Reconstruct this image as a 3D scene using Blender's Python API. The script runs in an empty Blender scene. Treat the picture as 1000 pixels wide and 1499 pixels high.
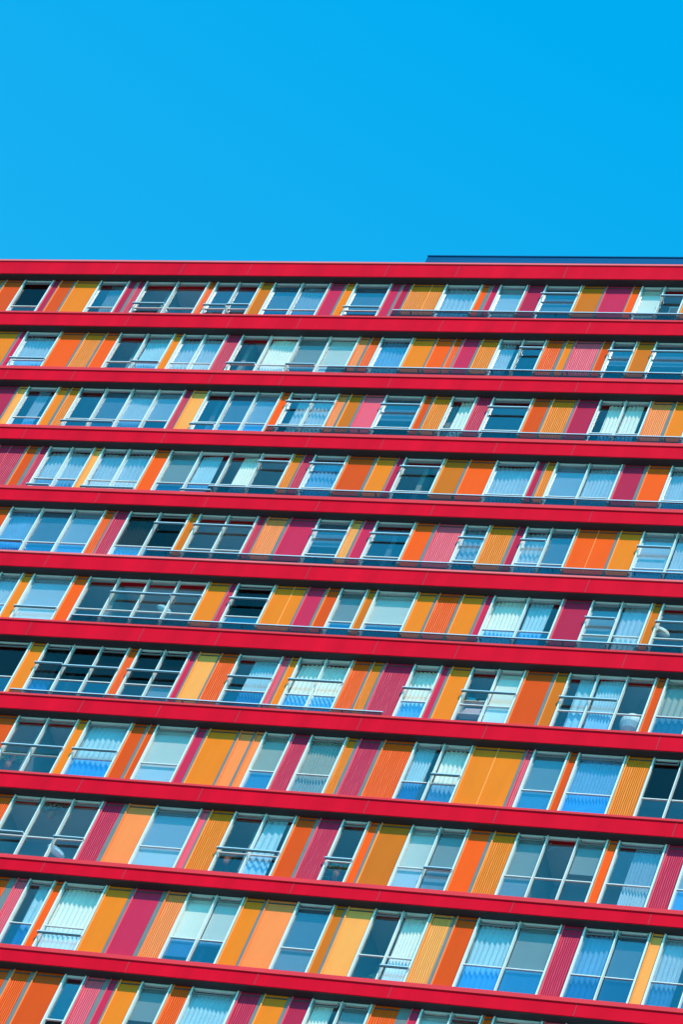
import bpy, math, random
import numpy as np
from mathutils import Matrix, Vector
random.seed(7)
sc = bpy.context.scene

# ---------------------------------------------------------------- camera
YA, PI_, RO, F = -0.5649026955322684, 0.7694322037609994, 0.4538126454912293, 4.947926334366637
CX, DD, CZ = 37.510782930962336, 60.0, 1.6
ZR = CZ + 81.22000095731264           # height of the roof edge above the ground
FW = np.array([math.sin(YA)*math.cos(PI_), math.cos(YA)*math.cos(PI_), math.sin(PI_)])
RT = np.array([math.cos(YA), -math.sin(YA), 0.0]); UP = np.cross(RT, FW)
R2 = math.cos(RO)*RT + math.sin(RO)*UP
U2 = -math.sin(RO)*RT + math.cos(RO)*UP
cam_d = bpy.data.cameras.new('camera'); cam = bpy.data.objects.new('camera', cam_d)
sc.collection.objects.link(cam); sc.camera = cam
cam_d.sensor_fit = 'HORIZONTAL'; cam_d.sensor_width = 36.0; cam_d.lens = F*36.0
cam_d.clip_start = 0.5; cam_d.clip_end = 6000
cam.matrix_world = Matrix(((R2[0], U2[0], -FW[0], CX), (R2[1], U2[1], -FW[1], -DD), (R2[2], U2[2], -FW[2], CZ), (0, 0, 0, 1)))

# ---------------------------------------------------------------- sky, sun, exposure
SUN_EL, SUN_AZ = math.radians(50), math.radians(30)   # azimuth off the facade normal, from the right
w = bpy.data.worlds.new('World'); sc.world = w; w.use_nodes = True
nt = w.node_tree; nt.nodes.clear()
sky = nt.nodes.new('ShaderNodeTexSky'); sky.sky_type = 'NISHITA'; sky.sun_disc = False
sky.sun_elevation = SUN_EL
sd = Vector((math.sin(SUN_AZ)*math.cos(SUN_EL), -math.cos(SUN_AZ)*math.cos(SUN_EL), math.sin(SUN_EL)))
sky.sun_rotation = math.atan2(sd.x, sd.y)
sky.air_density = 1.0; sky.dust_density = 0.3; sky.ozone_density = 1.5; sky.altitude = 0
mul = nt.nodes.new('ShaderNodeMixRGB'); mul.blend_type = 'MULTIPLY'; mul.inputs[0].default_value = 1
mul.inputs[2].default_value = (0.004, 2.15, 2.5, 1)
tcw = nt.nodes.new('ShaderNodeTexCoord'); sx = nt.nodes.new('ShaderNodeSeparateXYZ'); mrw = nt.nodes.new('ShaderNodeMapRange')
nt.links.new(tcw.outputs['Generated'], sx.inputs[0]); nt.links.new(sx.outputs[2], mrw.inputs[0])
mrw.inputs[1].default_value = 0.64; mrw.inputs[2].default_value = 0.80
tw = nt.nodes.new('ShaderNodeMixRGB'); tw.inputs[1].default_value = (0.16, 2.22, 2.35, 1); tw.inputs[2].default_value = (0.004, 2.30, 2.62, 1)
nt.links.new(mrw.outputs[0], tw.inputs[0]); nt.links.new(tw.outputs[0], mul.inputs[2])
bg = nt.nodes.new('ShaderNodeBackground'); bg.inputs[1].default_value = 0.15
ow = nt.nodes.new('ShaderNodeOutputWorld')
nt.links.new(sky.outputs[0], mul.inputs[1]); nt.links.new(mul.outputs[0], bg.inputs[0]); nt.links.new(bg.outputs[0], ow.inputs[0])
sl = bpy.data.lights.new('sun', 'SUN'); sl.energy = 4.7; sl.angle = math.radians(0.5); sl.color = (1, 0.955, 0.89)
so = bpy.data.objects.new('sun', sl); sc.collection.objects.link(so)
so.rotation_euler = sd.to_track_quat('Z', 'Y').to_euler()
so.location = (0, -40, 120)
sc.view_settings.view_transform = 'Standard'; sc.view_settings.look = 'None'
sc.view_settings.exposure = 0.0; sc.view_settings.gamma = 1.0; sc.view_settings.use_curve_mapping = False
sc.render.engine = 'CYCLES'

# ---------------------------------------------------------------- helpers
def inv(x, y, yp=0.0):
    """point of the plane Y = yp on the building that the photograph shows at (x, y)"""
    d = FW + R2*(x-500)/(F*1000) - U2*(y-749.5)/(F*1000)
    t = (DD+yp)/d[1]
    return CX+d[0]*t, CZ+d[2]*t

def mat(name, col, rough=0.5, metal=0.0, spec=0.5, noise=0.0, nscale=3.0, coat=0.0, bump=0.0, stretch=None, tint=None):
    m = bpy.data.materials.new(name); m.use_nodes = True
    t = m.node_tree; b = t.nodes['Principled BSDF']
    b.inputs['Base Color'].default_value = (*col, 1); b.inputs['Roughness'].default_value = rough
    b.inputs['Metallic'].default_value = metal; b.inputs['Specular IOR Level'].default_value = spec
    b.inputs['Coat Weight'].default_value = coat; b.inputs['Coat Roughness'].default_value = 0.05
    tc = t.nodes.new('ShaderNodeTexCoord'); mp = t.nodes.new('ShaderNodeMapping')
    t.links.new(tc.outputs['Object'], mp.inputs[0])
    if stretch: mp.inputs['Scale'].default_value = stretch
    if noise:
        n = t.nodes.new('ShaderNodeTexNoise'); n.inputs['Scale'].default_value = nscale; n.inputs['Detail'].default_value = 6
        t.links.new(mp.outputs[0], n.inputs[0])
        r = t.nodes.new('ShaderNodeMapRange'); r.inputs[1].default_value = 0.25; r.inputs[2].default_value = 0.75
        r.inputs[3].default_value = 1-noise; r.inputs[4].default_value = 1+noise
        t.links.new(n.outputs[0], r.inputs[0])
        hs = t.nodes.new('ShaderNodeHueSaturation'); hs.inputs['Color'].default_value = (*(tint or col), 1)
        t.links.new(r.outputs[0], hs.inputs['Value']); t.links.new(hs.outputs[0], b.inputs['Base Color'])
        r2 = t.nodes.new('ShaderNodeMapRange'); r2.inputs[3].default_value = max(0.03, rough-0.12); r2.inputs[4].default_value = min(1, rough+0.15)
        t.links.new(n.outputs[0], r2.inputs[0]); t.links.new(r2.outputs[0], b.inputs['Roughness'])
    if bump:
        n2 = t.nodes.new('ShaderNodeTexNoise'); n2.inputs['Scale'].default_value = nscale*1.3
        t.links.new(mp.outputs[0], n2.inputs[0]); bp = t.nodes.new('ShaderNodeBump'); bp.inputs[0].default_value = bump
        t.links.new(n2.outputs[0], bp.inputs['Height']); t.links.new(bp.outputs[0], b.inputs['Normal'])
    return m

def glass(name, tint, refl, rough=0.02, bumpy=0.0):
    m = bpy.data.materials.new(name); m.use_nodes = True
    t = m.node_tree; t.nodes.clear()
    tr = t.nodes.new('ShaderNodeBsdfTransparent'); tr.inputs[0].default_value = (*tint, 1)
    gl = t.nodes.new('ShaderNodeBsdfGlossy'); gl.inputs['Roughness'].default_value = rough
    gl.inputs[0].default_value = (1, 1, 1, 1)
    lw = t.nodes.new('ShaderNodeLayerWeight'); lw.inputs[0].default_value = 0.35
    mr = t.nodes.new('ShaderNodeMapRange'); mr.inputs[3].default_value = refl*0.7; mr.inputs[4].default_value = min(1, refl*2.4)
    mx = t.nodes.new('ShaderNodeMixShader'); o = t.nodes.new('ShaderNodeOutputMaterial')
    t.links.new(lw.outputs['Facing'], mr.inputs[0]); t.links.new(mr.outputs[0], mx.inputs[0])
    t.links.new(tr.outputs[0], mx.inputs[1]); t.links.new(gl.outputs[0], mx.inputs[2]); t.links.new(mx.outputs[0], o.inputs[0])
    tc = t.nodes.new('ShaderNodeTexCoord'); n = t.nodes.new('ShaderNodeTexNoise'); n.inputs['Scale'].default_value = 0.8
    t.links.new(tc.outputs['Object'], n.inputs[0]); bp = t.nodes.new('ShaderNodeBump'); bp.inputs[0].default_value = 0.08
    t.links.new(n.outputs[0], bp.inputs['Height']); t.links.new(bp.outputs[0], gl.inputs['Normal'])
    return m

class MB:
    def __init__(s): s.v = []; s.f = []
    def box(s, x0, x1, y0, y1, z0, z1):
        i = len(s.v)
        s.v += [(x0,y0,z0),(x1,y0,z0),(x1,y1,z0),(x0,y1,z0),(x0,y0,z1),(x1,y0,z1),(x1,y1,z1),(x0,y1,z1)]
        s.f += [(i,i+3,i+2,i+1),(i+4,i+5,i+6,i+7),(i,i+1,i+5,i+4),(i+1,i+2,i+6,i+5),(i+2,i+3,i+7,i+6),(i+3,i,i+4,i+7)]
        return s
    def quad(s, a, b, c, d):
        i = len(s.v); s.v += [a, b, c, d]; s.f.append((i, i+1, i+2, i+3)); return s
    def bar(s, p, q, r, n=6):
        p = Vector(p); q = Vector(q); d = (q-p).normalized()
        a = d.orthogonal().normalized(); b = d.cross(a); i = len(s.v)
        for e in (p, q):
            for k in range(n):
                t = 2*math.pi*k/n; s.v.append(tuple(e+(a*math.cos(t)+b*math.sin(t))*r))
        for k in range(n): s.f.append((i+k, i+(k+1) % n, i+n+(k+1) % n, i+n+k))
        s.f.append(tuple(i+k for k in range(n))[::-1]); s.f.append(tuple(i+n+k for k in range(n)))
        return s
    def lathe(s, c, prof, n=14, tilt=None):
        i = len(s.v); c = Vector(c); T = tilt or Matrix.Identity(3)
        for (r, z) in prof:
            for k in range(n):
                t = 2*math.pi*k/n; s.v.append(tuple(c+T @ Vector((r*math.cos(t), r*math.sin(t), z))))
        for j in range(len(prof)-1):
            for k in range(n):
                s.f.append((i+j*n+k, i+j*n+(k+1) % n, i+(j+1)*n+(k+1) % n, i+(j+1)*n+k))
        s.f.append(tuple(i+k for k in range(n))[::-1]); s.f.append(tuple(i+(len(prof)-1)*n+k for k in range(n)))
        return s
    def build(s, name, m, parent=None, origin=None):
        o3 = origin or (0, 0, 0)
        me = bpy.data.meshes.new(name)
        me.from_pydata([(a-o3[0], b-o3[1], c-o3[2]) for a, b, c in s.v], [], s.f)
        me.materials.append(m); me.update()
        o = bpy.data.objects.new(name, me); sc.collection.objects.link(o)
        o.location = o3
        if parent: o.parent = parent
        return o

def tag(o, label=None, cat=None, group=None, kind=None):
    if label: o['label'] = label
    if cat: o['category'] = cat
    if group: o['group'] = group
    if kind: o['kind'] = kind
    return o

# ---------------------------------------------------------------- materials
def panel_set(n, c, lo, hi):
    out = []
    for k, f in enumerate((lo, 1.0, hi)):
        m = mat('%s %d' % (n, k), f if isinstance(f, tuple) else tuple(min(0.92, x*f) for x in c), 0.4, spec=0.12, noise=0.11, nscale=0.9, stretch=(1.6, 1, 0.35), bump=0.03)
        out.append(m)
    # pleated look of drapery pressed behind coloured glass
    for src in (out[1], out[2]):
        m = src.copy(); m.name = n+' pleated'; t = m.node_tree; b = t.nodes['Principled BSDF']
        wv = t.nodes.new('ShaderNodeTexWave'); wv.wave_type = 'BANDS'; wv.bands_direction = 'X'; wv.inputs['Scale'].default_value = 3.4
        wv.inputs['Distortion'].default_value = 5.0; wv.inputs['Detail'].default_value = 2; wv.inputs['Detail Scale'].default_value = 0.6
        mp = [q for q in t.nodes if q.type == 'MAPPING'][0]; t.links.new(mp.outputs[0], wv.inputs[0])
        bp = t.nodes.new('ShaderNodeBump'); bp.inputs[0].default_value = 0.7; bp.inputs['Distance'].default_value = 0.03
        t.links.new(wv.outputs['Fac'], bp.inputs['Height']); t.links.new(bp.outputs[0], b.inputs['Normal'])
        out.append(m)
    return out
M_O = panel_set('orange enamel', (0.94, 0.080, 0.002), 0.74, (0.96, 0.20, 0.05))
M_Y = panel_set('ochre enamel', (0.84, 0.165, 0.006), 0.72, (0.95, 0.29, 0.06))
M_M = panel_set('crimson enamel', (0.58, 0.018, 0.058), 0.78, (0.82, 0.085, 0.12))
M_SLAB = mat('red fascia paint', (0.68, 0.0008, 0.014), 0.5, spec=0.06, noise=0.14, nscale=0.7, bump=0.02, stretch=(2.2, 1, 0.5))
M_SLAB2 = mat('deep red fascia paint', (0.30, 0.002, 0.005), 0.45, spec=0.08, noise=0.12, nscale=0.6)
M_PINK = mat('salmon pink lit edge', (0.90, 0.13, 0.13), 0.4, spec=0.15, noise=0.08, nscale=0.5)  # pink and rose stand in for light on the band tops
M_ROSE = mat('rose red lit edge', (0.78, 0.035, 0.045), 0.4, spec=0.12, noise=0.08, nscale=0.5)
M_FRAME = mat('pale aluminium', (0.70, 0.66, 0.62), 0.35, noise=0.08, nscale=2)
M_FIN = mat('blue grey aluminium', (0.17, 0.15, 0.14), 0.4, noise=0.1, nscale=2)
M_DARKM = mat('charcoal metal', (0.03, 0.04, 0.045), 0.45, noise=0.15, nscale=2)
M_RAIL = mat('galvanised rail', (0.60, 0.66, 0.70), 0.3, metal=0.3)
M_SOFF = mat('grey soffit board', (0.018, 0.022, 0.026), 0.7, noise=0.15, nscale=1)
M_CEIL = mat('room ceiling', (0.42, 0.41, 0.40), 0.9, noise=0.06, nscale=1)
M_ROOM = mat('dim room wall', (0.22, 0.22, 0.22), 0.9, noise=0.15, nscale=0.6)
M_CURT = mat('white curtain cloth', (0.90, 0.86, 0.82), 0.85, noise=0.06, nscale=3)
M_CURB = mat('pale blue curtain cloth', (0.42, 0.62, 0.78), 0.85, noise=0.08, nscale=3)
M_BLW = mat('white roller blind', (0.86, 0.82, 0.78), 0.8, noise=0.05, nscale=1)
M_BLB = mat('light blue roller blind', (0.58, 0.60, 0.62), 0.8, noise=0.06, nscale=1)
M_BLS = mat('slate blue roller blind', (0.20, 0.25, 0.29), 0.8, noise=0.08, nscale=1)
M_BLG = mat('grey green roller blind', (0.34, 0.36, 0.34), 0.8, noise=0.06, nscale=1)
M_PARB = mat('steel blue coping metal', (0.0, 0.065, 0.17), 0.5, spec=0.15, noise=0.15, nscale=0.5, stretch=(0.5, 1, 6))
M_WHITE = mat('white plastic', (0.85, 0.86, 0.86), 0.4)
M_BODY = mat('grey render', (0.30, 0.30, 0.31), 0.85, noise=0.12, nscale=0.4)
M_GROUND = mat('ground paving', (0.20, 0.195, 0.185), 0.9, noise=0.2, nscale=0.2)
M_LEAF = mat('leaf green', (0.05, 0.13, 0.035), 0.6, noise=0.3, nscale=8)
M_POT = mat('terracotta', (0.42, 0.13, 0.06), 0.8, noise=0.1, nscale=6)
M_CYAN = mat('cyan cloth', (0.02, 0.45, 0.70), 0.7)
M_ROSEC = mat('rose cloth', (0.75, 0.45, 0.45), 0.8)
M_GLASS = [glass('window glass', (0.86, 0.92, 0.95), 0.07), glass('window glass old', (0.80, 0.88, 0.92), 0.10), glass('window glass deep', (0.74, 0.84, 0.90), 0.15)]
M_UP = [glass('grey upper glass', (0.76, 0.80, 0.84), 0.12), glass('dark upper glass', (0.36, 0.36, 0.35), 0.035), glass('clear upper glass', (0.92, 0.91, 0.88), 0.06)]
M_LOW = [glass('blue lower glass', (0.58, 0.78, 0.94), 0.16), glass('deep blue lower glass', (0.46, 0.62, 0.76), 0.14), glass('pale lower glass', (0.85, 0.90, 0.93), 0.07)]
M_DARKSTRIP = glass('darkening strip glass', (0.46, 0.47, 0.48), 0.035, 0.08)  # tint of the added strips, there only to darken bands

# ---------------------------------------------------------------- setting
g = MB().quad((-3000,-3000,0),(3000,-3000,0),(3000,3000,0),(-3000,3000,0)).build('ground', M_GROUND); tag(g, kind='structure')

# ---------------------------------------------------------------- measured storeys
TL = [381,456,536,620.5,711,806,904,1012,1129,1251,1383,1521]
TR = [389,471,558,652,747,850,958,1077,1199,1332,1475,1624]
BL = [400,474,553,641,731,827,928,1036,1152,1274,1408,1547]
BR = [410,492,580,672,769,874,982,1099,1224,1354,1499,1650]
P = 0.30
def zline(l, r, yp):
    return (inv(0, l, yp)[1]+inv(1000, r, yp)[1])/2
ZT = [zline(a, b, -P) for a, b in zip(TL, TR)]
ZB = [zline(a, b, -P) for a, b in zip(BL, BR)]
UX0 = min(inv(0, 381)[0], inv(0, 1499)[0]) - 7.0
UX1 = max(inv(1000, 389)[0], inv(1000, 1499)[0]) + 7.0

def yb(k, x): return TL[k+1] + (TR[k+1]-TL[k+1])*x/1000.0
ROWS = [
 [(-47,-22,'Y'),(-18,9,'O'),(53,62,'M'),(63,83,'O'),(86,121,'Y'),(165,175,'M'),(179,189,'M'),(283,293,'O'),(360,378,'Y'),(462,483,'M'),(486,498,'Y'),(552,566,'M'),(569,580,'M'),(582,631,'Y'),(686,696,'O'),(701,711,'M'),(753,778,'M'),(833,866,'Y'),(868,907,'M'),(908,920,'O'),(990,1015,'Y')],
 [(-34,-1,'Y'),(2,10,'M'),(62,96,'O'),(99,125,'Y'),(128,148,'O'),(230,241,'Y'),(307,328,'M'),(503,517,'O'),(520,534,'O'),(582,614,'Y'),(616,641,'O'),(643,654,'O'),(656,680,'M'),(683,709,'Y'),(779,804,'O'),(808,819,'Y'),(821,860,'M'),(862,875,'O'),(913,939,'Y'),(998,1022,'O')],
 [(-36,-5,'M'),(-2,10,'Y'),(57,70,'Y'),(74,88,'Y'),(243,253,'M'),(254,276,'Y'),(386,398,'O'),(470,483,'O'),(486,505,'Y'),(508,538,'M'),(597,608,'O'),(611,636,'Y'),(674,696,'M'),(757,782,'O'),(785,819,'Y'),(822,854,'M'),(932,963,'O'),(967,993,'Y')],
 [(-34,6,'M'),(9,24,'O'),(29,40,'M'),(108,119,'Y'),(198,220,'O'),(402,416,'Y'),(418,432,'M'),(483,522,'O'),(526,554,'Y'),(556,566,'M'),(626,659,'Y'),(662,701,'O'),(764,774,'M'),(777,790,'Y'),(889,922,'M'),(926,960,'O'),(1045,1075,'Y')],
 [(-42,-18,'O'),(122,135,'O'),(137,157,'M'),(248,260,'Y'),(348,359,'M'),(361,391,'O'),(395,436,'M'),(488,501,'Y'),(504,522,'M'),(581,609,'O'),(613,653,'M'),(692,728,'Y'),(732,744,'M'),(821,880,'O'),(883,917,'Y'),(1020,1050,'M')],
 [(-60,-35,'M'),(0,14,'Y'),(77,97,'O'),(275,305,'Y'),(306,316,'M'),(373,419,'Y'),(421,447,'M'),(450,469,'O'),(510,522,'Y'),(584,611,'Y'),(614,647,'O'),(650,682,'Y'),(685,695,'M'),(800,841,'M'),(932,945,'Y'),(1050,1075,'O')],
 [(-70,-45,'O'),(9,30,'Y'),(154,167,'O'),(245,254,'M'),(256,286,'Y'),(288,315,'O'),(381,391,'M'),(393,404,'Y'),(485,511,'O'),(514,529,'Y'),(532,574,'M'),(617,627,'M'),(630,660,'Y'),(741,782,'O'),(786,804,'Y'),(935,948,'O'),(1050,1080,'M')],
 [(-50,-16,'O'),(75,88,'Y'),(155,176,'O'),(180,190,'O'),(251,265,'M'),(268,311,'Y'),(314,335,'O'),(338,350,'O'),(393,419,'M'),(474,488,'Y'),(492,524,'M'),(528,574,'O'),(661,737,'Y'),(740,750,'M'),(804,816,'O'),(889,927,'Y'),(1060,1090,'M')],
 [(-60,-24,'O'),(110,140,'M'),(146,187,'O'),(256,267,'M'),(269,304,'Y'),(397,426,'O'),(430,464,'M'),(505,518,'O'),(521,567,'Y'),(653,685,'O'),(689,724,'Y'),(860,874,'O'),(947,978,'M'),(1060,1090,'Y')],
 [(-60,-34,'O'),(-24,-6,'M'),(34,46,'O'),(111,148,'Y'),(152,194,'M'),(200,231,'O'),(316,345,'Y'),(348,393,'O'),(450,465,'Y'),(468,508,'Y'),(594,626,'Y'),(630,662,'O'),(788,820,'M'),(921,939,'Y'),(1050,1080,'O')],
 None,
]
# last storey was read at its top edge (y 1415 .. 1506)
ROW10 = [(-30,17,'O'),(22,49,'O'),(54,97,'O'),(130,158,'M'),(164,176,'M'),(178,210,'Y'),(256,284,'O'),(354,386,'M'),(390,426,'Y'),(430,460,'M'),(550,590,'O'),(606,620,'M'),(712,726,'O'),(800,831,'M'),(960,990,'Y')]
PAT = [
 {10:'D',121:'GB',190:'DDS',293:'DD',378:'SB',498:'SD',632:'B',711:'WS',778:'SD',920:'WSD'},
 {10:'C',148:'DWB',241:'C',328:'DWBSBG',534:'WB',709:'SDS',875:'S',939:'SD',1010:'D'},
 {10:'B',88:'DSBBW',276:'DSB',398:'WWB',538:'SSD',636:'WB',696:'DS',854:'BWS',1000:'B'},
 {40:'C',119:'C',220:'SBBSDD',432:'C',566:'DS',701:'C',790:'BBC',960:'B'},
 {0:'SSBB',157:'CDS',260:'DDS',436:'SB',522:'DS',653:'BS',744:'CSB',917:'WGS'},
 {14:'WB',97:'DDSDW',316:'DS',470:'SB',522:'BW',695:'BGWS',841:'GGS',945:'WG'},
 {30:'WDS',167:'DS',316:'GS',404:'C',574:'CG',660:'SWB',804:'GGSG',948:'GD'},
 {0:'DDS',88:'GGS',190:'BBW',350:'GS',419:'GSW',574:'WCB',750:'GW',816:'GG',927:'DD'},
 {0:'GSBW',187:'BSS',304:'WBS',464:'BBS',567:'BSB',724:'SDSW',874:'BSB',978:'BS'},
 {0:'B',46:'C',231:'WBB',393:'SBS',508:'SWBS',662:'CBSB',820:'CSS',939:'BWS'},
 {}]

bld = bpy.data.objects.new('apartment_building', None); sc.collection.objects.link(bld); bld.location = (0, 0, 0)
tag(bld, 'tall apartment building with red floor bands and orange, ochre and crimson panels between windows', 'building')

# body: side walls, back, core, lower storeys
zlow = ZB[11]
b = MB(); b.box(UX0, UX1, 1.9, 14, 0, ZT[0]-0.3); b.build('wall', M_BODY, bld)
b = MB(); b.box(UX0, UX1, 0.0, 1.895, 0, zlow-0.05); b.build('lower_wall', M_BODY, bld)
b = MB(); b.box(UX0-0.25, UX0-0.004, -0.05, 14, 0, ZT[0]-0.02); b.build('side_wall', M_BODY, bld); MB().box(UX1+0.004, UX1+0.25, -0.05, 14, 0, ZT[0]-0.02).build('side_wall', M_BODY, bld)
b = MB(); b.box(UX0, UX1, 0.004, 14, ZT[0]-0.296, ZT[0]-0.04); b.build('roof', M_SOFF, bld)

# floor bands
A_END = [620, 560, 475, 385, 300, 210, 100, 0, -50, -50, -50]   # where the added darkening strips change from head to foot of the windows
for k in range(12):
    zt, zb_ = ZT[k], ZB[k]
    ch = 0.13 if k in (2, 3, 4, 9, 10) else 0.07
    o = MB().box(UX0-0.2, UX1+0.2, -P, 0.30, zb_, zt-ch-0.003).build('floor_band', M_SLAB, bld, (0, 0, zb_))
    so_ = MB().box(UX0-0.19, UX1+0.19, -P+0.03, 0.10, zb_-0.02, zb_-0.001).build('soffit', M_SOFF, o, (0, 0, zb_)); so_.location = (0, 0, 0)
    MB().box(UX0-0.2, UX1+0.2, -P-0.035, 0.3, zt-ch, zt).build('band_cap', M_PINK if k in (0, 5, 11) else M_ROSE, o, (0, 0, zb_)).location = (0, 0, 0)  # paler cap colour paints the lit upper part of the band
    j = MB(); x = UX0+random.uniform(0, 3)
    while x < UX1:
        jo = MB().box(x, x+0.012, -P-0.002, -P+0.01, zb_+0.01, zt-ch-0.006).build('joint', M_DARKM, o, (0, 0, zb_)); jo.location = (0, 0, 0); x += random.choice((2.4, 3.6, 4.8))
# right part of the roof edge carries a steel blue coping above the red band
xr0 = inv(622, 386, -P)[0]
zc = inv(800, 378, -P)[1]
MB().box(xr0, UX1+0.2, -P-0.02, 0.4, ZT[0]+0.003, zc).build('roof_coping', M_PARB, bld, (0, 0, 0))
MB().box(xr0-0.01, UX1+0.21, -P-0.05, 0.42, zc+0.001, zc+0.04).build('coping_edge', M_PARB, bld)
# floor plates inside, with pale ceilings
for k in range(12):
    c = MB().box(UX0+0.02, UX1-0.02, 0.305, 1.895, ZB[k]+0.05, ZT[k]-0.06).build('floor_plate', M_CEIL, bld, (0, 0, ZB[k]))
# party walls
x = UX0+2
while x < UX1-1:
    MB().box(x, x+0.15, 0.31, 1.89, ZT[11], ZT[0]-0.3).build('party_wall', M_ROOM, bld, (x, 1, ZT[11]))
    x += 3.9

ORD = ['topmost', 'second', 'third', 'fourth', 'fifth', 'sixth', 'seventh', 'eighth', 'ninth', 'tenth', 'eleventh']
CN = {'O': 'orange', 'Y': 'ochre', 'M': 'crimson'}
PM = {'O': M_O, 'Y': M_Y, 'M': M_M}
PNAME = {'O': 'orange_panel', 'Y': 'ochre_panel', 'M': 'crimson_panel'}

def pleats(x0, x1, y, z0, z1, amp=0.035, per=0.13, sag=0.0):
    m = MB(); n = max(8, int((x1-x0)/per*6)); ph = random.uniform(0, 6); rows = 5
    for i in range(n+1):
        x = x0+(x1-x0)*i/n
        for j in range(rows):
            s = j/(rows-1)
            a = amp*(0.6+0.6*s)
            yy = y + a*math.sin(ph+2*math.pi*(x-x0)/per+0.9*math.sin(3.1*x+ph)) + 0.015*math.sin(5*x+4*s)
            m.v.append((x+0.02*math.sin(7*x)*s, yy, z1+(z0-z1)*s))
    for i in range(n):
        for j in range(rows-1):
            a = i*rows+j; m.f.append((a, a+rows, a+rows+1, a+1))
    # thickness: back sheet 6 mm behind
    nv = len(m.v); m.v += [(a, b+0.006, c) for a, b, c in m.v]; m.f += [tuple(q+nv for q in f[::-1]) for f in m.f]
    return m

windows = []
rowspec = []
for k in range(11):
    if k < 10:
        L = [(inv(a, yb(k, a))[0], inv(c, yb(k, c))[0], t) for a, c, t in ROWS[k]]
    else:
        yt = lambda x: 1415 + 91*x/1000.0
        L = [(inv(a, yt(a))[0], inv(c, yt(c))[0], t) for a, c, t in ROW10]
    rowspec.append(L)

for k in range(11):
    L = list(rowspec[k]); z1 = ZB[k]-0.022; z0 = ZT[k+1]-0.052
    pat = PAT[k]
    # carry the rhythm on past the picture's edges
    x = L[0][0]-1.7; seq = ['O', 'Y', 'M']
    ext = []
    while x > UX0+1.2:
        wd = random.uniform(0.6, 1.1); ext.append((x-wd, x, random.choice(seq))); x -= wd+random.uniform(1.8, 2.8)
    L = ext[::-1]+L
    x = L[-1][1]+1.7
    while x < UX1-1.2:
        wd = random.uniform(0.6, 1.1); L.append((x, x+wd, random.choice(seq))); x += wd+random.uniform(1.8, 2.8)
    # coloured panels
    for (a, c, t) in L:
        m = random.choices(PM[t], (0.17, 0.33, 0.10, 0.30, 0.10))[0]
        pb = MB(); h = z1-z0
        pb.box(a+0.02, c-0.02, -0.015, 0.06, z0+0.004, z1-0.004)
        o = pb.build(PNAME[t], m, bld, ((a+c)/2, 0, z0))
        sp = MB(); lw_ = 0.035 if (c-a) > 0.35 else 0.02
        sp.box(a+0.02, a+0.02+lw_, -0.05, -0.018, z0+0.006, z1-0.006)
        if (c-a) > 0.9: 
            q = (a+c)/2+random.uniform(-0.1, 0.1); sp.box(q, q+0.03, -0.03, -0.0185, z0+0.006, z1-0.006)
        s_ = sp.build('edge_strip', PM[t][2], o, ((a+c)/2, 0, z0)); s_.location = (0, 0, 0)
        fb = MB().box(a+0.021, c-0.021, -0.026, -0.0155, z1-0.12, z1-0.085)
        f_ = fb.build('joint', M_DARKM, o, ((a+c)/2, 0, z0)); f_.location = (0, 0, 0)
    # gaps: narrow -> mullion, wide -> window
    edges = [(UX0, None)]
    prev = UX0; pt = None
    for (a, c, t) in L+[(UX1, UX1, None)]:
        gp = a-prev
        if gp > 0.34:
            windows.append((k, prev, a, pt, t))
        elif gp > -0.05:
            MB().box(prev-0.018, a+0.018, -0.010, 0.065, z0+0.002, z1-0.002).build('mullion', M_FIN, bld, (a, 0, z0))
        prev = c; pt = t

def px(u, z, yp=0.0):
    d = np.array([u-CX, DD+yp, z-CZ]); zz = d@FW
    return 500+F*1000*(d@R2)/zz, 749.5-F*1000*(d@U2)/zz
def visible(wd):
    k, a, c, l, r = wd
    for u in (a, (a+c)/2, c):
        for z in (ZB[k], ZT[k+1]):
            X, Y = px(u, z)
            if -5 < X < 1005 and 0 < Y < 1504: return True
    return False

vis = [wd for wd in windows if visible(wd)]
big = sorted(vis, key=lambda q: -(q[2]-q[1]))[:96]
bigset = set(id(q) for q in big)
rest_frame = MB(); rest_glass = MB()
usedlab = {}
BL_M = {'B': M_BLB, 'W': M_BLW, 'G': M_BLG, 'S': M_BLS}
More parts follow.
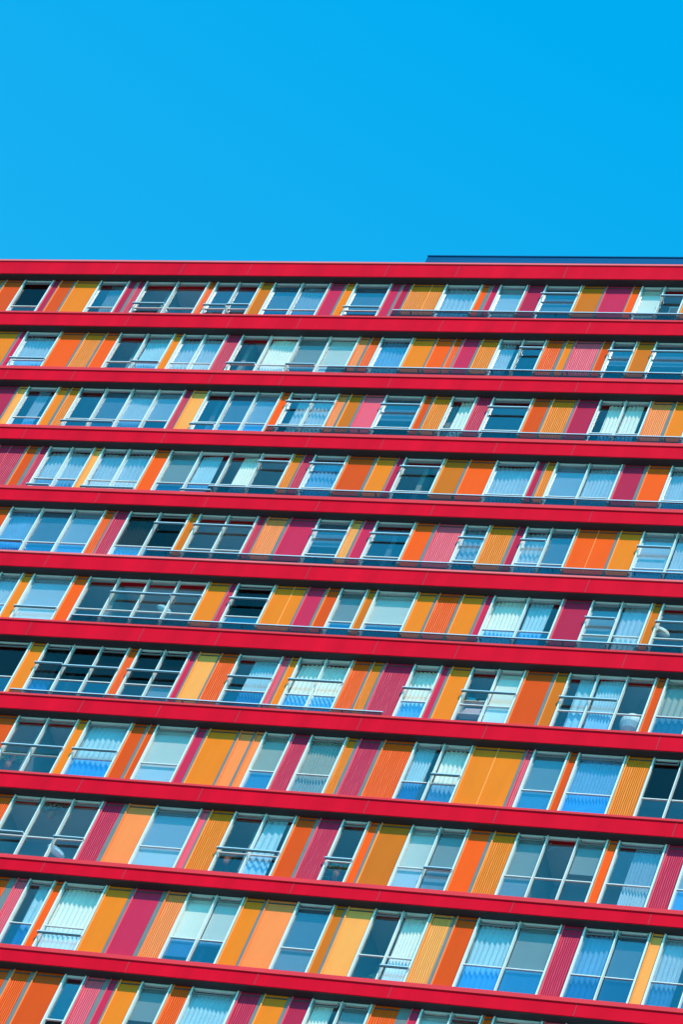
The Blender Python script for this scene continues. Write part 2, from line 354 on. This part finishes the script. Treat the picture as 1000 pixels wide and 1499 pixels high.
# panes left open because something stands or hangs in them
OPEN = [inv(x, y, 0.3) for x, y in ((345,764),(925,1062),(10,1115),(82,1130),(72,1185),(330,1255),(545,1440),(300,900),(490,1275),(300,444),(690,1040),(558,700),(826,1230),(82,1240),(240,888),(968,920),(985,455),(838,935),(465,1290))]
for wd in windows:
    k, a, c, l, r = wd; z1 = ZB[k]-0.026; z0 = ZT[k+1]-0.048
    n = max(1, int(round((c-a)/0.95))); pw_ = (c-a)/n; h = z1-z0
    fr = MB(); 
    # head, sill, jambs, mullions
    fr.box(a+0.03, c-0.03, -0.01, 0.07, z0, z0+0.05); fr.box(a+0.03, c-0.03, -0.01, 0.07, z1-0.06, z1)
    for i in range(n+1):
        x = a+pw_*i; ww = 0.022 if i in (0, n) else 0.014
        x = min(max(x, a+0.035), c-0.035)
        fr.box(x-ww, x+ww, -0.055, 0.075, z0+0.002, z1-0.002)
        if 0 < i < n or n == 1: pass
    gl = MB(); gl2 = MB(); tr = MB(); keep = id(wd) in bigset
    xm = (a+c)/2; X, Y = px(xm, (z0+z1)/2)
    # opening sashes: a slim second frame line and top vent
    vents = []
    codes = None
    xl = px(a, ZT[k+1])[0]
    best = None
    for key in PAT[k]:
        if best is None or abs(key-xl) < abs(best-xl): best = key
    codes = PAT[k][best] if (best is not None and abs(best-xl) < 30) else ''.join(random.choice('BSSDGWB') for _ in range(n))
    for i in range(n):
        xa, xb = a+pw_*i+0.055, a+pw_*(i+1)-0.055
        if xb-xa < 0.1: continue
        zq = z0+h*(0.36 if k < 5 else 0.42)
        gl.box(xa, xb, 0.030, 0.036, zq+0.012, z1-0.06); gl2.box(xa, xb, 0.030, 0.036, z0+0.05, zq-0.012)
        fr.box(xa-0.004, xb+0.004, 0.0, 0.06, zq-0.0118, zq+0.0118)
        if i % 2 == 0 or n < 3:
            vents.append(MB().box(xa+0.02, xb-0.02, -0.05, -0.012, z1-0.22, z1-0.19).box(xa+0.02, xa+0.045, -0.05, -0.012, z1-0.189, z1-0.065).box(xb-0.045, xb-0.02, -0.05, -0.012, z1-0.189, z1-0.065))
    if keep:
        o = fr.build('window', M_FRAME, bld, (xm, 0, z0))
        def sub(mb, nm, m):
            s = mb.build(nm, m, o, (xm, 0, z0)); s.location = (0, 0, 0); return s
        dk = ('D' in codes and ((4 <= k <= 8 and xl < 340) or (k == 0 and xl < 60))) or (k == 7 and xl > 870) or (k == 8 and 720 < xl < 760)
        op_ = any(a < u < c and z0-0.3 < zz_ < z1+0.2 for u, zz_ in OPEN)
        sub(gl, 'upper_pane', M_UP[2] if op_ else M_UP[1] if dk else (M_UP[0] if random.random() < (0.75 if k < 7 else 0.25) else M_UP[2]))
        sub(gl2, 'lower_pane', M_LOW[2] if op_ else random.choices(M_LOW, (0.45, 0.3, 0.25))[0])
        for ve in vents: sub(ve, 'vent_hood', M_FIN)
        for i in range(n):
            cd = codes[i*len(codes)//n] if codes != 'C' else 'C'
            xa, xb = a+pw_*i+0.03, a+pw_*(i+1)-0.03
            if any(xa-0.2 < u < xb+0.2 and z0-0.3 < zz_ < z1+0.2 for u, zz_ in OPEN): continue
            if cd in BL_M:
                drop = random.choice((1.0, 1.0, 0.97, 0.62, 0.8)) if cd != 'S' else random.choice((1, 1, 0.7, 0.45))
                if (cd in 'WG' and random.random() < 0.6) or random.random() < 0.30:
                    q0 = xa+(xb-xa)*random.choice((0, 0, 0, 0.35)); q1 = xb-(xb-xa)*random.choice((0, 0, 0.3))
                    sub(pleats(q0, max(q1, q0+0.25), 0.13, z0+0.05, z1-0.06, 0.03, random.choice((0.09, 0.12, 0.17))), 'vertical_blind', random.choice((M_CURT, BL_M[cd], M_CURB)))
                    continue
                bm = MB().box(xa, xb, 0.10, 0.108, z1-0.05-(h-0.1)*drop, z1-0.05).box(xa, xb, 0.094, 0.114, z1-0.07-(h-0.1)*drop, z1-0.05-(h-0.1)*drop)
                sub(bm, 'roller_blind', BL_M[cd])
        ws = [i for i in range(n) if codes[i*len(codes)//n] == 'C']
        if ws:
            xa, xb = a+pw_*ws[0]+0.03, a+pw_*(ws[-1]+1)-0.03
            ct = 'blue' if (k in (3,) and xl > 400 and xl < 500) or (k == 9 and xl > 640) else 'white'
            m = pleats(xa, xb, 0.16, z0+0.06, z1-0.08)
            cu = m.build('curtain', M_CURB if ct == 'blue' else M_CURT, None, (xm, 0.16, z0+0.06))
            side = 'left' if X < 333 else ('middle' if X < 667 else 'right')
            lab = '%s pleated curtain in %s storey window, %s of picture, %s %s panels' % ('blue' if ct == 'blue' else 'white', ORD[k], side, CN.get(l, 'end'), 'and '+CN.get(r, 'end'))
            lab = lab.replace(', %s of picture, ' % side, ' at %s of picture, between ' % side)
            usedlab[lab] = usedlab.get(lab, 0)+1
            tag(cu, lab, 'curtain', 'pleated curtains behind the windows')
    else:
        base = len(rest_frame.v); rest_frame.v += fr.v; rest_frame.f += [tuple(q+base for q in f) for f in fr.f]
        base = len(rest_glass.v); rest_glass.v += gl.v; rest_glass.f += [tuple(q+base for q in f) for f in gl.f]

rf = rest_frame.build('window', M_FRAME, bld); tag(rf, kind='stuff')
rest_glass.build('pane', M_GLASS[2], rf)

# ---------------------------------------------------------------- glass strips added to darken bands of the facade (measured)
def strip(xa, xb, ya, yb_, ha, hb, yp=-0.11, rail=True):
    u0, z0 = inv(xa, ya, yp); u1, z1 = inv(xb, yb_, yp)
    zt = (z0+z1)/2
    zbm = (inv(xa, ya+ha, yp)[1]+inv(xb, yb_+hb, yp)[1])/2
    o = MB().box(u0, u1, yp-0.006, yp+0.006, zbm, zt).build('darkening_strip', M_DARKSTRIP, bld, ((u0+u1)/2, yp, zbm))  # added glass, only darkens the band behind it; rail and clips belong to it
    if rail:
        r = MB().box(u0, u1, yp-0.025, yp+0.02, zt+0.001, zt+0.03).build('top_rail', M_RAIL, o, ((u0+u1)/2, yp, zbm)); r.location = (0, 0, 0)
    x = u0+0.6
    while x < u1:
        q = MB().box(x, x+0.03, yp+0.008, -0.02, zt-0.07, zt-0.02).build('clip', M_DARKM, o, ((u0+u1)/2, yp, zbm)); q.location = (0, 0, 0); x += 2.4
def bl(k, x, d=0): return BL[k]+(BR[k]-BL[k])*x/1000.0+d
def tl(k, x, d=0): return TL[k]+(TR[k]-TL[k])*x/1000.0+d
XL, XR = -110, 1110
HEAD = {0: (XL, 1110, 1, 8), 1: (XL, 520, 1, 10), 2: (XL, 430, 1, 19), 3: (XL, 340, 1, 23), 4: (XL, 250, 7, 25), 5: (XL, 150, 19, 27), 6: (XL, 50, 30, 47), 8: (XL, 720, 1, 10), 9: (XL, 640, 3, 22), 10: (XL, 560, 14, 31)}
for k, (xa, xb, d, h) in ():
    strip(xa, xb, bl(k, xa, d), bl(k, xb, d), h, h*1.02, rail=k in (5, 6, 10))
FOOT = {0: (575, XR, 18), 1: (480, XR, 19), 2: (392, XR, 20), 3: (305, XR, 20), 4: (215, XR, 17), 5: (105, XR, 15), 6: (15, 560, 7), 7: (-100, -60, 5)}
for k, (xa, xb, h) in FOOT.items():
    if k == 7: continue
    h = 10 if k < 6 else 5
    strip(xa, xb, tl(k+1, xa, -h), tl(k+1, xb, -h), h+1, h+1)
for (xa, xb, k, t, h) in ():
    f = lambda x: bl(k, x)+(tl(k+1, x)-bl(k, x))*t
    strip(xa, xb, f(xa), f(xb), h, h)

# ---------------------------------------------------------------- guard rails in front of the opening windows (measured)
RAILS = [(-5,27,440),(68,118,441),(204,253,444),(282,322,446),(347,400,446),(483,550,449),(604,637,425),(711,750,429),(784,870,430),(883,945,431),(961,1005,433),
 (27,70,524),(193,258,529),(358,390,532),(421,472,533),(522,568,506),(658,738,508),(752,798,509),(832,890,512),(895,1003,514),
 (42,75,613),(103,148,616),(251,320,620),(440,480,588),(517,658,592),(699,785,596),(820,880,599),(953,1003,603),
 (13,68,708),(100,183,712),(262,288,716),(383,445,676),(461,530,679),(556,720,684),(761,803,691),(893,940,696),
 (-5,22,790),(116,152,795),(240,372,768),(408,487,775),(503,582,780),(670,716,787),(756,800,790),(880,912,797),(960,1003,801),
 (-5,20,885),(40,80,888),(174,248,868),(251,360,872),(363,415,877),(454,508,884),(600,632,890),(652,706,893),(816,905,903),(955,1003,910),
 (34,80,969),(84,200,976),(213,275,983),(350,398,991),(433,505,996),(560,630,1006),(670,745,1012),(806,922,1022),(942,980,1028),
 (-5,85,1090),(118,167,1097),(262,297,1107),(332,373,1112),(473,550,1124),(645,680,1134),(702,765,1140),(803,855,1147),
 (-5,53,1217),(97,180,1228),(248,278,1238),(348,420,1245),(482,606,1260),(627,683,1271),(930,975,1300),
 (51,98,1364),(157,230,1378),(300,410,1391),(441,525,1402),(548,590,1413),(755,800,1330),(920,988,1350)]
def row_of(x, y):
    for k in range(11):
        if y < tl(k+1, x): return k
    return 10
R2_ = []
for (xa, xb, y) in RAILS:
    k = row_of((xa+xb)/2, y); u0 = inv(xa, y)[0]; u1 = inv(xb, y)[0]
    for wd in windows:
        if wd[0] == k and not (wd[2] < u0+0.25 or wd[1] > u1-0.25):
            d0 = max(u0, wd[1]+0.04); d1 = min(u1, wd[2]-0.04)
            if d1-d0 > 0.45:
                # widen to whole panes so that both ends meet a frame post
                nn = max(1, int(round((wd[2]-wd[1])/0.95))); pw_ = (wd[2]-wd[1])/nn
                i0 = int((d0-wd[1])/pw_+0.35); i1 = max(i0+1, int((d1-wd[1])/pw_+0.65))
                R2_.append((wd[1]+i0*pw_, wd[1]+min(i1, nn)*pw_, inv((xa+xb)/2, y, -0.14)[1]))
for (u0, u1, z) in R2_:
    u0 += 0.005; u1 -= 0.005
    m = MB().box(u0, u1, -0.155, -0.125, z, z+0.028)
    for u in (u0+0.01, u1-0.03): m.box(u, u+0.02, -0.124, -0.058, z+0.005, z+0.035)
    o = m.build('guard_rail', M_RAIL, bld, ((u0+u1)/2, -0.14, z))
    g_ = MB().box(u0+0.02, u1-0.02, -0.150, -0.128, z-0.058, z-0.003).build('lower_bar', M_DARKM, o, ((u0+u1)/2, -0.14, z)); g_.location = (0, 0, 0)

# ---------------------------------------------------------------- things seen behind the glass
def pos(x, y, yp=0.3): 
    u, z = inv(x, y, yp); return u, z
def thing(name, label, cat, x, y, yp=0.3):
    o = bpy.data.objects.new(name, None); sc.collection.objects.link(o); u, z = pos(x, y, yp)
    o.location = (u, yp, z); tag(o, label, cat); return o
def child(mb, nm, m, par):
    o = mb.build(nm, m, par); return o

def lamp(x, y, r, drop, label):
    t = thing('pendant_lamp', label, 'lamp', x, y, 0.45)
    child(MB().lathe((0, 0, 0), [(0.25*r, -0.86*r), (0.7*r, -0.7*r), (0.97*r, -0.25*r), (r, 0), (0.95*r, 0.3*r), (0.7*r, 0.7*r), (0.2*r, 0.95*r)], 18), 'lamp_shade', M_WHITE, t)
    child(MB().bar((0, 0, r*0.9), (0, 0, drop), 0.008), 'cord', M_DARKM, t)
lamp(345, 764, 0.20, 0.60, 'round white pendant lamp hanging in black upper window of the fifth storey')
lamp(925, 1062, 0.34, 1.05, 'large pale paper globe lamp low in a seventh storey window at right')

def plant(x, y, h, spread, n, label, pot=True, flower=None, droop=False):
    t = thing('potted_plant', label, 'plant', x, y, 0.30)
    if pot: child(MB().lathe((0, 0, -0.02), [(0.07, 0), (0.10, 0.14), (0.11, 0.16), (0.095, 0.165)], 12), 'pot', M_POT, t)
    mb = MB(); st = MB(); rr = random.Random(int(x*7+y))
    for i in range(n):
        a = rr.uniform(0, 6.28); s = rr.uniform(0.2, 1.0)*spread; hh = 0.14+rr.uniform(0.25, 1.0)*h*(1-0.4*s/spread)
        p = Vector((s*math.cos(a), 0.25*s*math.sin(a), hh))
        d = Vector((math.cos(a+rr.uniform(-.6, .6)), 0.4*math.sin(a), rr.uniform(-0.9, 0.6))).normalized(); l = rr.uniform(0.05, 0.11)
        sd_ = d.cross(Vector((0.2, 1, 0.3))).normalized()*l*0.3
        mb.quad(tuple(p), tuple(p+d*l*0.5+sd_), tuple(p+d*l), tuple(p+d*l*0.5-sd_))
        if i % 6 == 0: st.bar((0, 0, 0.12), tuple(p), 0.006, 4)
    child(mb, 'foliage', flower or M_LEAF, t); child(st, 'stem', M_POT, t)
plant(10, 1122, 0.55, 0.30, 260, 'leafy plant with bright leaves on the window sill at left end of the eighth storey')
plant(82, 1138, 0.22, 0.20, 140, 'low flowering plant by the narrow ochre panel on the eighth storey', flower=M_Y[2])
plant(72, 1196, 0.60, 0.55, 700, 'wide bushy plant behind the upper glass at left on the ninth storey', flower=M_BLG)
plant(330, 1262, 0.5, 0.3, 220, 'dark trailing plant beside the ochre panel on the ninth storey')
plant(545, 1455, 0.7, 0.28, 320, 'tall spiky plant near the bottom middle of the tenth storey')
plant(300, 905, 0.35, 0.25, 150, 'small pale flowering plant behind ochre panel edge on the sixth storey', flower=M_CURT)
plant(490, 1283, 0.45, 0.25, 150, 'bright green plant on a table in ninth storey window at middle')
plant(300, 447, 0.3, 0.2, 120, 'pale bouquet on the topmost storey sill beside the orange strip', flower=M_BLW)

def clutter(x, y, label, cat, parts):
    t = thing(cat.replace(' ', '_'), label, cat, x, y, 0.32)
    for nm, m, boxes in parts:
        mb = MB()
        for q in boxes: mb.box(*q)
        child(mb, nm, m, t)
clutter(690, 1045, 'open shelf of cyan and rose folded cloths in a seventh storey window', 'shelf', [
 ('shelf_board', M_FRAME, [(-0.4, 0.4, 0, 0.2, 0.0, 0.03), (-0.4, 0.4, 0, 0.2, 0.5, 0.53), (-0.4, -0.37, 0.002, 0.198, 0.031, 0.499), (0.37, 0.4, 0.002, 0.198, 0.031, 0.499)]),
 ('folded_cloth', M_CYAN, [(-0.33, -0.05, 0.02, 0.18, 0.531, 0.60), (-0.30, -0.08, 0.02, 0.18, 0.604, 0.66), (0.05, 0.3, 0.02, 0.17, 0.531, 0.58)]),
 ('folded_cloth', M_ROSEC, [(-0.3, 0.25, 0.02, 0.17, 0.033, 0.11), (-0.27, 0.2, 0.02, 0.17, 0.113, 0.19), (-0.25, 0.22, 0.03, 0.17, 0.193, 0.25)])])
def rack(x, y, sc_, label):
    t = thing('drying_rack', label, 'drying rack', x, y, 0.3)
    m = MB()
    for s in (-1, 1):
        m.bar((-0.35*sc_, 0.05+0.1*s, 0), (0.35*sc_, 0.05-0.1*s, 0.62*sc_), 0.012); m.bar((0.35*sc_, 0.05+0.1*s, 0), (-0.35*sc_, 0.05-0.1*s, 0.62*sc_), 0.012)
    child(m, 'leg', M_FRAME, t)
    m = MB()
    for i in range(7): m.bar((-0.42*sc_+0.14*sc_*i, -0.02, 0.62*sc_), (-0.30*sc_+0.14*sc_*i, 0.3, 0.66*sc_), 0.008)
    m.bar((-0.45*sc_, -0.02, 0.62*sc_), (0.45*sc_, -0.02, 0.62*sc_), 0.012); child(m, 'rail', M_WHITE, t)
    m = MB().box(-0.3*sc_, -0.02, 0.08, 0.1, 0.2, 0.66*sc_).box(0.05, 0.3*sc_, 0.12, 0.14, 0.25, 0.67*sc_); child(m, 'hung_cloth', M_CURT, t)
rack(558, 708, 1.0, 'folding clothes rack beside the ochre panel on the fourth storey')
rack(826, 1240, 1.3, 'wide clothes rack with pale laundry in the ninth storey window at right')
def cushion(x, y, label, m, sx=0.3):
    t = MB().lathe((0, 0, 0), [(0.02, -0.1), (0.2, -0.08), (sx, -0.02), (sx, 0.03), (0.22, 0.09), (0.03, 0.11)], 14, Matrix.Rotation(0.5, 3, 'Y') @ Matrix.Diagonal((1, 0.45, 1)))
    o = t.build('cushion', m); u, z = pos(x, y, 0.3); o.location = (u, 0.3, z); tag(o, label, 'cushion')
cushion(82, 1246, 'rumpled white cushion on the sill near the left on the ninth storey', M_WHITE, 0.36)
cushion(240, 893, 'pale blue cushion heaped behind the glass at left on the sixth storey', M_CURB)
cushion(968, 925, 'white cushion behind the glass at the far right on the sixth storey', M_WHITE)
def chair(x, y, label, m):
    t = thing('chair', label, 'chair', x, y, 0.35)
    child(MB().box(-0.22, 0.22, 0, 0.4, 0.42, 0.46), 'seat', m, t)
    b_ = MB().box(-0.22, -0.19, 0.37, 0.4, 0.461, 0.9).box(0.19, 0.22, 0.37, 0.4, 0.461, 0.9)
    for i in range(3): b_.box(-0.188, 0.188, 0.375, 0.395, 0.56+0.12*i, 0.62+0.12*i)
    child(b_, 'backrest', m, t)
    for lx in (-0.2, 0.17):
        for ly in (0.01, 0.36): child(MB().box(lx, lx+0.03, ly, ly+0.03, 0, 0.419), 'leg', m, t)
chair(985, 463, 'white chair behind the glass at the far right on the topmost storey', M_WHITE)
chair(838, 944, 'dark slatted chair by the crimson panel on the sixth storey', M_DARKM)
chair(465, 1300, 'dark chair standing by the pale window on the ninth storey', M_DARKM)

dl = [l for l, n_ in usedlab.items() if n_ > 1]
print('DUP LABELS', dl, 'windows visible', len(vis), 'all', len(windows), 'U', UX0, UX1, 'panels', {q: len([1 for o in bpy.data.objects if o.name.startswith(q)]) for q in PNAME.values()}, 'curtains', sum(usedlab.values()))
